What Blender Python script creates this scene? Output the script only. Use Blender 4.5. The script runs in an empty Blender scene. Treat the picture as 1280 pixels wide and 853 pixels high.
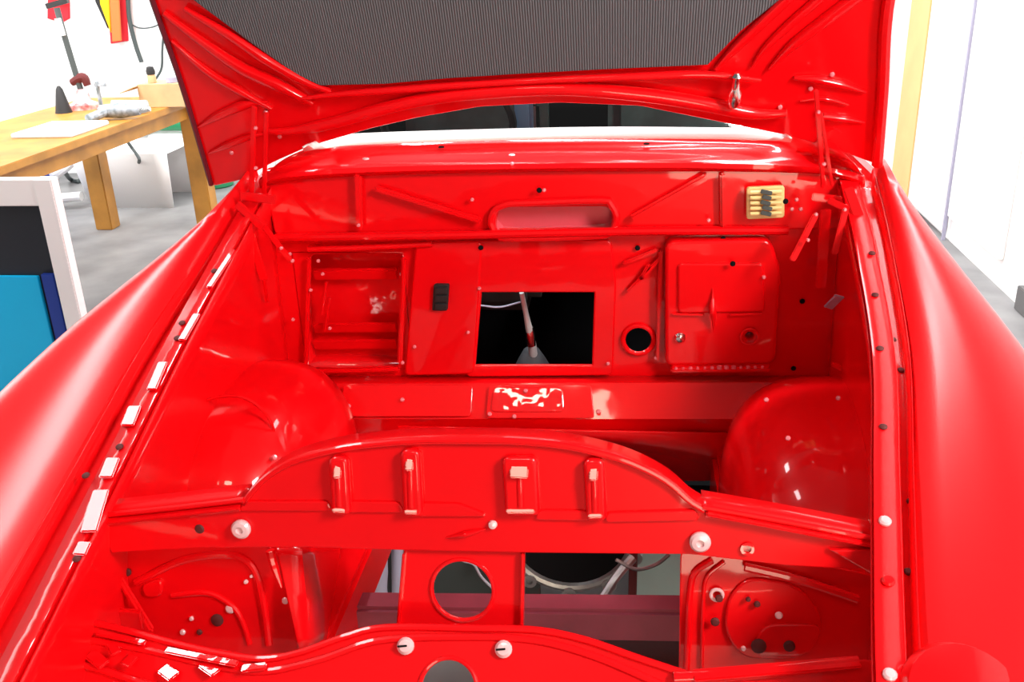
import bpy, bmesh, math, random
from math import sin, cos, pi, radians
from mathutils import Vector, Matrix
random.seed(4)
S = bpy.context.scene
C = S.collection

# ---------------------------------------------------------------- camera
FPX, YAW, PITCH, ROLL = 1200.0, radians(7.5), radians(22.3), radians(2.2)
CAM = Vector((0.25, 0.0, 1.72))
_w = Vector((-sin(YAW)*cos(PITCH), cos(YAW)*cos(PITCH), -sin(PITCH)))
_r0 = Vector((cos(YAW), sin(YAW), 0)); _u0 = _r0.cross(_w)
_r = _r0*cos(ROLL) - _u0*sin(ROLL); _u = _u0*cos(ROLL) + _r0*sin(ROLL)
cd = bpy.data.cameras.new('camera'); cam = bpy.data.objects.new('camera', cd); C.objects.link(cam)
cam.matrix_world = Matrix(((_r.x, _u.x, -_w.x, CAM.x), (_r.y, _u.y, -_w.y, CAM.y), (_r.z, _u.z, -_w.z, CAM.z), (0, 0, 0, 1)))
cd.sensor_fit = 'HORIZONTAL'; cd.sensor_width = 36; cd.lens = FPX/1280*36; cd.clip_start = 0.05
S.camera = cam
# ---------------------------------------------------------------- world, lights, exposure
wd = bpy.data.worlds.new('world'); S.world = wd; wd.use_nodes = True
bg = wd.node_tree.nodes['Background']; bg.inputs[0].default_value = (1.0, 0.98, 0.97, 1); bg.inputs[1].default_value = 0.10
S.view_settings.view_transform = 'Standard'; S.view_settings.look = 'None'
S.view_settings.exposure = 0.45; S.view_settings.gamma = 1.0

def area(name, loc, target, sx, sy, power, col=(1, 1, 1)):
    l = bpy.data.lights.new(name, 'AREA'); l.shape = 'RECTANGLE'; l.size = sx; l.size_y = sy; l.energy = power; l.color = col
    o = bpy.data.objects.new(name, l); C.objects.link(o); o.location = loc
    o.rotation_euler = (Vector(target) - Vector(loc)).to_track_quat('-Z', 'Y').to_euler()
    return o
area('tube_or_fill_light', (-1.5, 2.6, 3.3), (-1.5, 2.6, 0), 0.40, 2.8, 56)
area('tube_or_fill_light', (1.15, 3.9, 3.3), (1.15, 3.9, 0), 0.40, 2.2, 30)
area('tube_or_fill_light', (0.1, 2.75, 3.3), (0.1, 2.62, 0), 1.4, 0.2, 55)  # fill added over the bonnet gap to whiten the windscreen base strip
area('tube_or_fill_light', (-0.25, -0.6, 3.3), (-0.25, -0.6, 0), 0.62, 0.3, 8.5, (1, .88, .68))
area('window_or_fill_light', (2.02, 0.2, 2.6), (-0.3, 1.8, 0.9), 0.6, 0.8, 80, (1, .95, .88))
area('window_or_fill_light', (-4.9, 3.4, 2.1), (2.0, 3.4, 1.6), 3.2, 1.6, 26)
area('window_or_fill_light', (-2.6, 7.85, 2.45), (-2.6, 0.0, 1.6), 1.8, 0.9, 45)
area('doorway_light', (1.2, -3.2, 0.9), (0.3, 1.5, 0.9), 1.3, 1.8, 48, (1, .80, .60))
area('window_or_fill_light', (0.5, 5.8, 3.5), (0.3, 5.5, 0.8), 3.0, 1.0, 110)  # unseen fill added to whiten the back of the room
area('window_or_fill_light', (-3.4, 4.8, 3.4), (-3.4, 7.2, 0.6), 1.5, 2.5, 150)  # another added fill, over the bench and back wall

# ---------------------------------------------------------------- geometry helpers
def at(px, py, plane):                                   # a pixel of the photograph onto a real plane of the place
    P, n = plane; P = Vector(P); n = Vector(n)
    d = _w*FPX + _r*(px-640) - _u*(py-426.5)
    return CAM + d*((P-CAM).dot(n)/d.dot(n))
def YP(y): return ((0, y, 0), (0, -1, 0))
def ZP(z): return ((0, 0, z), (0, 0, 1))
def railz(y): return 0.93 + (y-1.2)*0.345
RP = ((0, 1.2, 0.93), (0, -0.326, 0.945))               # plane of the wing rails
HP = ((0, 2.12, 1.24), (0, -0.91, -0.42))               # underside of the raised bonnet
WL = {}
def wloc(o): return WL.get(o.name, Vector((0, 0, 0))) if o else Vector((0, 0, 0))
def empty(name, loc, label=None, cat=None, group=None, parent=None):
    o = bpy.data.objects.new(name, None); C.objects.link(o); o.empty_display_size = .1
    o.location = Vector(loc) - wloc(parent); o.parent = parent; WL[o.name] = Vector(loc)
    tag(o, label, cat, group); return o
def tag(o, label=None, cat=None, group=None, kind=None):
    if label: o['label'] = label
    if cat: o['category'] = cat
    if group: o['group'] = group
    if kind: o['kind'] = kind
    return o
def O(name, me, mat, parent=None, label=None, solid=0, bevel=0, sub=0, ang=35):
    """link a world-space bmesh / mesh as ONE object with its origin at its centre"""
    if isinstance(me, bmesh.types.BMesh):
        m = bpy.data.meshes.new(name); me.to_mesh(m); me.free(); me = m
    vs = [v.co for v in me.vertices]
    c = Vector([(min(v[i] for v in vs)+max(v[i] for v in vs))/2 for i in range(3)])
    me.transform(Matrix.Translation(-c))
    me.materials.clear(); me.materials.append(mat)
    me.polygons.foreach_set('use_smooth', [True]*len(me.polygons)); me.set_sharp_from_angle(angle=radians(ang))
    o = bpy.data.objects.new(name, me); C.objects.link(o); o.parent = parent
    o.location = c - wloc(parent); WL[o.name] = c
    if solid:
        s = o.modifiers.new('s', 'SOLIDIFY'); s.thickness = solid; s.offset = -1
    if bevel:
        b = o.modifiers.new('b', 'BEVEL'); b.width = bevel; b.segments = 2; b.limit_method = 'ANGLE'
    if sub:
        b = o.modifiers.new('d', 'SUBSURF'); b.levels = sub; b.render_levels = sub
    if label: o['label'] = label
    return o
def copy(o, loc, parent):
    c = o.copy(); C.objects.link(c); c.parent = parent; c.location = Vector(loc) - wloc(parent); WL[c.name] = Vector(loc); return c
def cat(ps, n):
    ps = [Vector(p) for p in ps]
    if len(ps) == 2: return [ps[0].lerp(ps[1], i/(n-1)) for i in range(n)]
    q = [ps[0]*2-ps[1]] + ps + [ps[-1]*2-ps[-2]]
    fine = []
    for i in range(1, len(q)-2):
        for k in range(12):
            t = k/12; a, b, c, d = q[i-1:i+3]
            fine.append(.5*((2*b)+(c-a)*t+(2*a-5*b+4*c-d)*t*t+(3*b-a-3*c+d)*t**3))
    fine.append(ps[-1])
    L = [0]
    for i in range(1, len(fine)): L.append(L[-1]+(fine[i]-fine[i-1]).length)
    out = []; j = 0
    for i in range(n):
        s = L[-1]*i/(n-1)
        while j < len(L)-2 and L[j+1] < s: j += 1
        t = (s-L[j])/max(1e-9, L[j+1]-L[j]); out.append(fine[j].lerp(fine[j+1], min(1, t)))
    return out
def lin(ps, n):
    ps = [Vector(p) for p in ps]; L = [0]
    for i in range(1, len(ps)): L.append(L[-1]+(ps[i]-ps[i-1]).length)
    out = []; j = 0
    for i in range(n):
        s = L[-1]*i/(n-1)
        while j < len(L)-2 and L[j+1] < s: j += 1
        t = (s-L[j])/max(1e-9, L[j+1]-L[j]); out.append(ps[j].lerp(ps[j+1], min(1, t)))
    return out
def loft(rows, n=24, m=None, close=False):
    R = [cat(r, n) for r in rows]
    if m:
        cols = [cat([r[i] for r in R], m) for i in range(n)]
        R = [[cols[i][k] for i in range(n)] for k in range(m)]
    bm = bmesh.new(); V = [[bm.verts.new(p) for p in r] for r in R]
    for a in range(len(V)-1):
        for b in range(n-1): bm.faces.new((V[a][b], V[a][b+1], V[a+1][b+1], V[a+1][b]))
    bmesh.ops.recalc_face_normals(bm, faces=bm.faces)
    return bm
def tube(ps, r, n=10, k=None, flat=1.0, bm=None):
    """swept tube; r a number or a list; flat squeezes the section along the second axis"""
    P = cat(ps, k or max(2, (len(ps)-1)*8+1)) if len(ps) > 2 else [Vector(p) for p in ps]
    N = len(P); bm = bm or bmesh.new(); rings = []
    t = (P[1]-P[0]).normalized(); ref = Vector((0, 0, 1)) if abs(t.z) < .9 else Vector((0, 1, 0))
    a = t.cross(ref).normalized()
    for i in range(N):
        t = (P[min(i+1, N-1)]-P[max(i-1, 0)]).normalized()
        a = (a - t*a.dot(t)).normalized(); b = t.cross(a)
        rr = r if not isinstance(r, (list, tuple)) else r[0] + (0) if len(r) == 1 else r if not isinstance(r, (list, tuple)) else _interp(r, i/(N-1))
        rings.append([bm.verts.new(P[i] + a*cos(2*pi*j/n)*rr + b*sin(2*pi*j/n)*rr*flat) for j in range(n)])
    for i in range(N-1):
        for j in range(n): bm.faces.new((rings[i][j], rings[i][(j+1) % n], rings[i+1][(j+1) % n], rings[i+1][j]))
    bm.faces.new(rings[0]); bm.faces.new(rings[-1][::-1])
    bmesh.ops.recalc_face_normals(bm, faces=bm.faces)
    return bm
def _interp(r, t):
    x = t*(len(r)-1); i = min(int(x), len(r)-2); return r[i]+(r[i+1]-r[i])*(x-i)
def box(c, s, rot=None, bm=None, bev=0):
    b2 = bmesh.new(); bmesh.ops.create_cube(b2, size=1)
    bmesh.ops.scale(b2, vec=s, verts=b2.verts)
    if bev: bmesh.ops.bevel(b2, geom=b2.edges[:], offset=bev, segments=2, affect='EDGES')
    if rot: bmesh.ops.rotate(b2, cent=(0, 0, 0), matrix=rot, verts=b2.verts)
    bmesh.ops.translate(b2, vec=c, verts=b2.verts)
    if bm is None: return b2
    m = bpy.data.meshes.new('t'); b2.to_mesh(m); b2.free(); bm.from_mesh(m); bpy.data.meshes.remove(m); return bm
def bar(a, b, w, t, n=Vector((0, -1, 0)), bev=.0015):
    """flat bar from a to b, width w, thickness t along n"""
    a = Vector(a); b = Vector(b); d = (b-a); L = d.length; d.normalize()
    n = Vector(n); n = (n-d*n.dot(d)).normalized(); s = d.cross(n)
    M = Matrix((s, d, n)).transposed()
    return box((a+b)/2, (w, L, t), M.to_4x4(), bev=bev)
def fbar(a, b, w, t, n, bev=.002):
    a = Vector(a); b = Vector(b); n = Vector(n).normalized(); d = (b-a); d -= n*d.dot(n)
    m = (a+b)/2; return bar(m-d/2, m+d/2, w, t, n, bev)
def lathe(prof, c, ax=(0, 0, 1), n=24):
    ax = Vector(ax).normalized(); ref = Vector((0, 0, 1)) if abs(ax.z) < .9 else Vector((1, 0, 0))
    a = ax.cross(ref).normalized(); b = ax.cross(a); c = Vector(c)
    bm = bmesh.new(); R = []
    for r, h in prof:
        R.append([bm.verts.new(c+ax*h+(a*cos(2*pi*j/n)+b*sin(2*pi*j/n))*max(r, 1e-5)) for j in range(n)])
    for i in range(len(R)-1):
        for j in range(n): bm.faces.new((R[i][j], R[i][(j+1) % n], R[i+1][(j+1) % n], R[i+1][j]))
    bm.faces.new(R[0]); bm.faces.new(R[-1][::-1])
    bmesh.ops.remove_doubles(bm, verts=bm.verts, dist=1e-5)
    bmesh.ops.recalc_face_normals(bm, faces=bm.faces)
    return bm
def frame(plane):
    n = Vector(plane[1]).normalized(); u = Vector((1, 0, 0)); u = (u-n*u.dot(n)).normalized(); v = n.cross(u)
    return Vector(plane[0]), u, v, n
def rnd(pts, r, seg=4):
    out = []; N = len(pts)
    for i in range(N):
        p0, p, p1 = Vector(pts[i-1]), Vector(pts[i]), Vector(pts[(i+1) % N])
        a = (p0-p); b = (p1-p); k = min(r, a.length*.45, b.length*.45)
        A = p+a.normalized()*k; B = p+b.normalized()*k
        for s in range(seg+1):
            t = s/seg; out.append(A*(1-t)**2+p*2*t*(1-t)+B*t*t)
    return out
def plate(outer, plane, thick=.004, holes=(), bev=.0015, r=0, off=0, world=False, hr=0):
    """flat pressed panel: outline and holes cut, real thickness behind the plane; off lifts it towards the viewer side"""
    P, u, v, n = frame(plane)
    def loc(pts):
        q = [(p if world else at(p[0], p[1], (P+n*off, n))) for p in pts]
        return [Vector(((w-P).dot(u), (w-P).dot(v))) for w in q]
    cu = bpy.data.curves.new('c', 'CURVE'); cu.dimensions = '2D'; cu.fill_mode = 'BOTH'
    def spl(l):
        s = cu.splines.new('POLY'); s.points.add(len(l)-1)
        for i, p in enumerate(l): s.points[i].co = (p.x, p.y, 0, 1)
        s.use_cyclic_u = True
    L = loc(outer); spl(rnd(L, r) if r else L)
    for h in holes:
        if h[0] == 'c':
            q = loc([h[1]])[0]; spl([q+Vector((cos(2*pi*i/32), sin(2*pi*i/32)))*h[2] for i in range(32)])
        else:
            hl = loc(h[1]); spl(rnd(hl, h[2] or .003))
    cu.extrude = max(1e-4, thick/2-bev); cu.bevel_depth = bev; cu.bevel_resolution = 2 if bev > .003 else 1
    o = bpy.data.objects.new('c', cu); me = bpy.data.meshes.new_from_object(o)
    bpy.data.objects.remove(o); bpy.data.curves.remove(cu)
    M = Matrix((u, v, n)).transposed().to_4x4(); T = P + n*(off-thick/2)
    me.transform(Matrix.Translation(T) @ M)
    return me
def ellp(px, py, plane, r, n=24, off=0):
    P, u, v, nn = frame(plane); c = at(px, py, (P+nn*off, nn))
    return [c+(u*cos(2*pi*i/n)+v*sin(2*pi*i/n))*r for i in range(n)]
def ringtube(pts, r, n=8):
    N = len(pts); bm = bmesh.new(); rings = []
    nrm = (pts[N//3]-pts[0]).cross(pts[2*N//3]-pts[0]).normalized()
    for i in range(N):
        t = (pts[(i+1) % N]-pts[i-1]).normalized(); a = t.cross(nrm).normalized()
        rings.append([bm.verts.new(pts[i]+a*cos(2*pi*j/n)*r+nrm*sin(2*pi*j/n)*r) for j in range(n)])
    for i in range(N):
        A, B = rings[i], rings[(i+1) % N]
        for j in range(n): bm.faces.new((A[j], A[(j+1) % n], B[(j+1) % n], B[j]))
    bmesh.ops.recalc_face_normals(bm, faces=bm.faces)
    return bm

# ---------------------------------------------------------------- materials
def mat(name, col, rough=.5, metal=0, spec=.5, coat=0, noise=0, nscale=8, bump=0, bscale=60, emit=None, col2=None, coatr=.04):
    m = bpy.data.materials.new(name); m.use_nodes = True; nt = m.node_tree; b = nt.nodes['Principled BSDF']
    b.inputs['Base Color'].default_value = (*col, 1); b.inputs['Roughness'].default_value = rough
    b.inputs['Metallic'].default_value = metal; b.inputs['Specular IOR Level'].default_value = spec
    b.inputs['Coat Weight'].default_value = coat; b.inputs['Coat Roughness'].default_value = coatr
    if noise or bump:
        tc = nt.nodes.new('ShaderNodeTexCoord')
    if noise:
        nz = nt.nodes.new('ShaderNodeTexNoise'); nz.inputs['Scale'].default_value = nscale; nz.inputs['Detail'].default_value = 5
        nt.links.new(tc.outputs['Object'], nz.inputs['Vector'])
        mx = nt.nodes.new('ShaderNodeMix'); mx.data_type = 'RGBA'
        c2 = col2 or tuple(x*(1-noise) for x in col)
        mx.inputs['A'].default_value = (*col, 1); mx.inputs['B'].default_value = (*c2, 1)
        rp = nt.nodes.new('ShaderNodeMapRange'); rp.inputs['From Min'].default_value = .35; rp.inputs['From Max'].default_value = .65
        nt.links.new(nz.outputs['Fac'], rp.inputs['Value']); nt.links.new(rp.outputs[0], mx.inputs['Factor'])
        nt.links.new(mx.outputs['Result'], b.inputs['Base Color'])
    if bump:
        nb = nt.nodes.new('ShaderNodeTexNoise'); nb.inputs['Scale'].default_value = bscale; nb.inputs['Detail'].default_value = 2
        nt.links.new(tc.outputs['Object'], nb.inputs['Vector'])
        bp = nt.nodes.new('ShaderNodeBump'); bp.inputs['Strength'].default_value = bump; bp.inputs['Distance'].default_value = .01
        nt.links.new(nb.outputs['Fac'], bp.inputs['Height']); nt.links.new(bp.outputs[0], b.inputs['Normal'])
        if coat: nt.links.new(bp.outputs[0], b.inputs['Coat Normal'])
    return m
PAINT = mat('red_gloss_paint', (.82, .002, .005), .30, spec=.12, coat=.7, bump=.10, bscale=9)
PAINT2 = mat('red_gloss_paint_rippled', (.82, .002, .005), .3, spec=.12, coat=.9, bump=.35, bscale=16)
PAINT2.node_tree.nodes['Principled BSDF'].inputs['Coat IOR'].default_value = 1.75
PAINTW = mat('red_wing_paint', (.82, .002, .005), .35, spec=.15, coat=.65, bump=.04, bscale=6, coatr=.24)
PAINTW.node_tree.nodes['Principled BSDF'].inputs['Coat IOR'].default_value = 1.5
PAD = mat('bonnet_pad', (.075, .08, .09), .8)
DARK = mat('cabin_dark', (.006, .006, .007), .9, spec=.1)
RUB = mat('black_rubber', (.012, .012, .013), .55)
CHR = mat('bright_metal', (.85, .84, .82), .16, 1)
STEEL = mat('dull_steel', (.42, .43, .43), .4, .8, noise=.4, nscale=20)
GLAREW = mat('white_glare', (.86, .86, .85), .25, coat=.6)  # white of the cowl's reflection, put into the colour
BOLT = mat('pale_bolt', (.85, .52, .55), .25, spec=.6, coat=1)
SEAL = mat('seam_sealer_pink', (.80, .10, .14), .35, coat=.6, bump=.12, bscale=30)
WOOD = mat('bench_wood', (.52, .24, .035), .5, noise=.35, nscale=5)
WALLM = mat('white_wall', (.9, .9, .89), .8, noise=.04, nscale=2)
CREAM = mat('cream_panel', (.80, .52, .22), .7, noise=.08, nscale=4)
FLOORM = mat('concrete', (.36, .36, .36), .6, noise=.35, nscale=1.3, col2=(.15, .15, .155))
WHITE = mat('white_plastic', (.88, .88, .87), .4)
GREEN = mat('green_plastic', (.015, .22, .09), .4)
BLUE = mat('blue_paint', (.0, .48, .85), .35)
DBLUE = mat('dark_blue_paint', (.01, .04, .30), .35)
YEL = mat('yellow_strap', (.88, .55, .0), .7)
ORG = mat('orange_strap', (.88, .18, .04), .7)
RSTR = mat('red_strap', (.72, .015, .03), .7)
CARD = mat('cardboard', (.62, .40, .20), .8, noise=.15)
GREYT = mat('grey_tool', (.16, .19, .20), .45, noise=.4, nscale=30, col2=(.4, .45, .5))
CABLE = mat('grey_cable', (.05, .065, .065), .5)
LAV = mat('lavender_grey', (.36, .36, .48), .5)
AQUA = mat('pale_blue_board', (.34, .47, .47), .6)
RUST = mat('rusty_metal', (.10, .008, .008), .7)
DUST = mat('dusty_rose_beam', (.30, .05, .08), .5, noise=.3)
FUSE = mat('fuse_cream', (.80, .62, .26), .4)
TEAL = mat('seat_teal', (.05, .085, .085), .8, noise=.5, nscale=10)
PBLUE = mat('blue_cloth', (.12, .30, .48), .8)
nt = PAD.node_tree; b = nt.nodes['Principled BSDF']; tc = nt.nodes.new('ShaderNodeTexCoord')
wv = nt.nodes.new('ShaderNodeTexWave'); wv.bands_direction = 'X'; wv.inputs['Scale'].default_value = 62; wv.inputs['Distortion'].default_value = .3
wv2 = nt.nodes.new('ShaderNodeTexWave'); wv2.bands_direction = 'Z'; wv2.inputs['Scale'].default_value = 40
ad = nt.nodes.new('ShaderNodeMath'); ad.operation = 'ADD'
bp = nt.nodes.new('ShaderNodeBump'); bp.inputs['Strength'].default_value = .8; bp.inputs['Distance'].default_value = .003
mx = nt.nodes.new('ShaderNodeMix'); mx.data_type = 'RGBA'; mx.inputs['A'].default_value = (.075, .08, .092, 1); mx.inputs['B'].default_value = (.19, .20, .22, 1)
nt.links.new(tc.outputs['Object'], wv.inputs['Vector']); nt.links.new(tc.outputs['Object'], wv2.inputs['Vector'])
nt.links.new(wv.outputs['Fac'], ad.inputs[0]); nt.links.new(wv2.outputs['Fac'], ad.inputs[1])
mh = nt.nodes.new('ShaderNodeMath'); mh.operation = 'MULTIPLY'; mh.inputs[1].default_value = .5; nt.links.new(wv.outputs['Fac'], mh.inputs[0])
nt.links.new(mh.outputs[0], mx.inputs['Factor']); nt.links.new(mh.outputs[0], bp.inputs['Height'])
nt.links.new(bp.outputs[0], b.inputs['Normal']); nt.links.new(mx.outputs['Result'], b.inputs['Base Color'])
GLASS = bpy.data.materials.new('windscreen_glass'); GLASS.use_nodes = True; nt = GLASS.node_tree; nt.nodes.clear()
out = nt.nodes.new('ShaderNodeOutputMaterial'); tr = nt.nodes.new('ShaderNodeBsdfTransparent'); tr.inputs[0].default_value = (.75, .88, .86, 1)
gl = nt.nodes.new('ShaderNodeBsdfGlossy'); gl.inputs['Roughness'].default_value = .03; ms = nt.nodes.new('ShaderNodeMixShader'); ms.inputs[0].default_value = .09
nt.links.new(tr.outputs[0], ms.inputs[1]); nt.links.new(gl.outputs[0], ms.inputs[2]); nt.links.new(ms.outputs[0], out.inputs[0])

# ================================================================ setting
tag(O('floor', box((-.5, 3.2, -.03), (9.2, 9.6, .06)), FLOORM), kind='structure')
tag(O('wall_back', box((-.5, 8.0, 1.8), (9.2, .1, 3.6)), WALLM), kind='structure')
tag(O('wall_left', box((-5.1, 3.2, 1.8), (.1, 9.5, 3.6)), WALLM), kind='structure')
WXR = 2.13
tag(O('wall_right', box((WXR+.07, 3.2, 1.8), (.1, 9.5, 3.6)), WALLM), kind='structure')
a = at(1120, 200, ((WXR, 0, 0), (-1, 0, 0))); b_ = at(1143, 200, ((WXR, 0, 0), (-1, 0, 0)))
tag(O('trim_1', box((WXR, (a.y+b_.y)/2, 1.02), (.04, abs(a.y-b_.y), 2.04), bev=.004), CREAM), kind='structure')
c1 = at(1182, 290, ((WXR, 0, 0), (-1, 0, 0)))
dr = tag(O('door_1', box((WXR, (c1.y+b_.y)/2+.01, 1.06), (.035, b_.y-c1.y-.06, 2.04), bev=.004), WHITE), kind='structure')
tag(O('trim_2', box((WXR+.005, c1.y-.45, 1.3), (.03, .86, 2.3), bev=.004), WHITE), kind='structure')
tag(O('trim_3', box((WXR-.012, c1.y-.01, 1.2), (.02, .014, 2.4)), LAV), kind='structure')
tag(O('baseboard_right', box((WXR+.0, 2.0, .06), (.03, 5.3, .12), bev=.004), mat('baseboard_grey', (.12, .12, .12), .6)), kind='structure')

# ================================================================ red car
car = empty('red_car', (0.06, 2.3, 0), 'red car with open engine bay, its rear-hinged bonnet raised, engine removed', 'car')
def part(name, m, material=PAINT, parent=None, **k): return O(name, m, material, parent or car, **k)
FW = YP(2.12)
# ---- firewall
fw = part('firewall', plate([(322, 222), (1080, 220), (1085, 300), (1075, 482), (366, 478), (322, 300)], FW, .004,
    [('p', [(388, 318), (505, 314), (500, 458), (384, 462)], .012), ('p', [(600, 364), (745, 364), (742, 459), (592, 459)], .004),
     ('c', (798, 425), .034), ('c', (937, 421), .018), ('p', [(622, 257), (768, 254), (766, 292), (618, 296)], .03)]))
# plenum band standing proud above the ledge
part('plenum_panel', plate([(330, 216), (1075, 214), (1075, 284), (560, 289), (345, 292)], YP(2.095), .02, [('p', [(618, 258), (768, 256), (766, 292), (616, 296)], .033)], bev=.004, r=.01), parent=fw)
part('ledge', tube([at(345, 297, YP(2.09)), at(560, 294, YP(2.08)), at(800, 289, YP(2.08)), at(985, 288, YP(2.09))], .010, 10), parent=fw)
part('ledge', tube([at(385, 312, YP(2.1)), at(470, 309, YP(2.1)), at(540, 305, YP(2.1))], .007, 10), parent=fw)
# air intake
st = [at(x, y, YP(2.085)) for x, y in [(636, 255), (750, 251), (764, 257), (771, 273), (764, 289), (748, 295), (636, 298), (620, 291), (613, 277), (620, 261)]]
st2 = cat(st+[st[0]], 49)[:-1]
ai = part('air_intake', ringtube(st2, .008), parent=fw)
bm = bmesh.new(); fr = [bm.verts.new(p+Vector((0, .005, 0))) for p in st2]; bk = [bm.verts.new(p*1+Vector((0, .055, .012))) for p in st2]
for i in range(len(fr)): bm.faces.new((fr[i], fr[(i+1) % 48], bk[(i+1) % 48], bk[i]))
bm.faces.new(bk); bmesh.ops.recalc_face_normals(bm, faces=bm.faces)
part('intake_recess', bm, SEAL, parent=fw, label='pink-tinged recess of the oval air intake')
# diagonal braces, vertical strap, folded corner
for a0, b0 in (((468, 236), (602, 277)), ((884, 220), (788, 274))):
    part('brace', bar(at(*a0, YP(2.078)), at(*b0, YP(2.078)), .016, .014, bev=.005), parent=fw)
    a1 = at(a0[0], a0[1]+6, YP(2.082)); b1 = at(b0[0], b0[1]+8, YP(2.082))
part('vertical_strap', bar(at(447, 218, YP(2.08)), at(449, 287, YP(2.08)), .018, .012, bev=.004), parent=fw)
part('vertical_strap', bar(at(903, 216, YP(2.082)), at(904, 284, YP(2.082)), .012, .014, bev=.004), parent=fw)
# left recessed tray
x0, x1 = at(381, 440, FW).x, at(506, 350, FW).x; z1, z0 = at(445, 316, FW).z, at(445, 460, FW).z
bm = bmesh.new()
def quad(bm, ps): bm.faces.new([bm.verts.new(p) for p in ps])
D = 2.20
quad(bm, [(x0, D, z0), (x1, D, z0), (x1, D, z1), (x0, D, z1)])
quad(bm, [(x0, 2.12, z0), (x0, D, z0), (x0, D, z1), (x0, 2.12, z1)]); quad(bm, [(x1, D, z0), (x1, 2.12, z0), (x1, 2.12, z1), (x1, D, z1)])
quad(bm, [(x0, 2.12, z0), (x1, 2.12, z0), (x1, D, z0), (x0, D, z0)]); quad(bm, [(x0, D, z1), (x1, D, z1), (x1, 2.12, z1), (x0, 2.12, z1)])
bmesh.ops.remove_doubles(bm, verts=bm.verts, dist=1e-4)
tray = part('recessed_tray', bm, PAINT2, solid=.002)
for y, w in ((343, .012), (410, .007), (431, .005)):
    part('shelf_ridge', bar(at(392, y, YP(2.17)), at(497, y-1, YP(2.17)), w, .03, n=(0, -.3, 1), bev=.003), parent=tray)
part('tray_flange', bar(at(386, 322, YP(2.108)), at(382, 462, YP(2.108)), .012, .012, bev=.004), parent=tray)
part('tray_flange', bar(at(505, 322, YP(2.108)), at(500, 455, YP(2.108)), .012, .012, bev=.004), parent=tray)
part('tray_flange', bar(at(386, 465, YP(2.108)), at(500, 462, YP(2.108)), .012, .012, bev=.004), parent=tray)
for p in ((408, 352), (412, 372)):
    part('side_ridge', bar(at(*p, YP(2.15)), at(p[0]-6, p[1]+42, YP(2.15)), .006, .01, bev=.002), parent=tray)
# centre panels
cp = part('centre_panel', plate([(592, 303), (762, 302), (768, 352), (764, 468), (584, 470), (588, 350)], FW, .012, [('p', [(600, 364), (745, 364), (742, 459), (592, 459)], .004)], bev=.004, r=.012, off=.012), parent=fw)
vp = part('pedestal_panel', plate([(522, 306), (600, 304), (590, 466), (508, 468)], FW, .016, bev=.005, r=.01, off=.016), parent=fw)
g = part('cable_grommet', plate([(543, 357), (560, 357), (558, 388), (541, 388)], FW, .012, bev=.002, r=.003, off=.026), RUB)
for y in (361, 371, 381):
    part('grommet_rib', plate([(545, y), (558, y), (557, y+6), (544, y+6)], FW, .006, bev=.0015, off=.031), RUB, parent=g)
# right raised box
rb = part('pedal_box', plate([(836, 306), (960, 304), (972, 340), (965, 452), (836, 455)], FW, .05, [('c', (937, 421), .017)], bev=.008, r=.015, off=.045))
part('raised_pad', plate([(850, 332), (952, 332), (954, 388), (850, 390)], FW, .01, bev=.005, r=.008, off=.052), parent=rb)
part('pressed_ridge', bar(at(840, 393, YP(2.07)), at(880, 394, YP(2.07)), .006, .008, bev=.002), parent=rb)
part('pressed_ridge', bar(at(912, 394, YP(2.07)), at(953, 392, YP(2.07)), .006, .008, bev=.002), parent=rb)
bm = tube([at(891, 360, YP(2.066)), at(891, 372, YP(2.062)), at(891, 388, YP(2.054)), at(892, 402, YP(2.062)), at(892, 415, YP(2.066))], [.001, .004, .009, .004, .001], 12)
part('pressed_pip', bm, PAINT, parent=rb)
part('blanking_plug', lathe([(.013, 0), (.013, .004), (.009, .009), (0, .011)], at(850, 422, YP(2.075)), (0, -1, 0)), CHR, parent=rb, label='silver blanking plug')
part('hole_lip', ringtube(ellp(937, 421, YP(2.07), .019), .003), parent=rb)
part('hole_lip', ringtube(ellp(798, 425, YP(2.115), .036), .006), parent=fw)
bm = bmesh.new(); n_ = 13
for i in range(n_):
    t = i/(n_-1); p = at(845+108*t, 461-1.5*t, YP(2.062)); s = random.uniform(.004, .008)
    m2 = lathe([(0, -s), (s*.8, -s*.6), (s, 0), (s*.8, s*.6), (0, s)], p, (1, 0, 0), 8); me = bpy.data.meshes.new('t'); m2.to_mesh(me); m2.free(); bm.from_mesh(me)
part('sealer_bead', bm, SEAL, parent=rb, label='pink line of seam sealer under the box')
part('lower_shelf', bar(at(838, 459, YP(2.08)), at(962, 457, YP(2.08)), .012, .05, n=(0, -1, 0), bev=.004), parent=rb)
for a0, b0 in (((826, 322), (784, 366)), ((812, 330), (800, 350)), ((822, 312), (778, 330))):
    part('gusset_rib', bar(at(*a0, YP(2.105)), at(*b0, YP(2.105)), .009, .012, bev=.003), parent=fw)
part('gusset_rib', bar(at(826, 312, YP(2.105)), at(822, 450, YP(2.105)), .009, .02, bev=.003), parent=fw)
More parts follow.
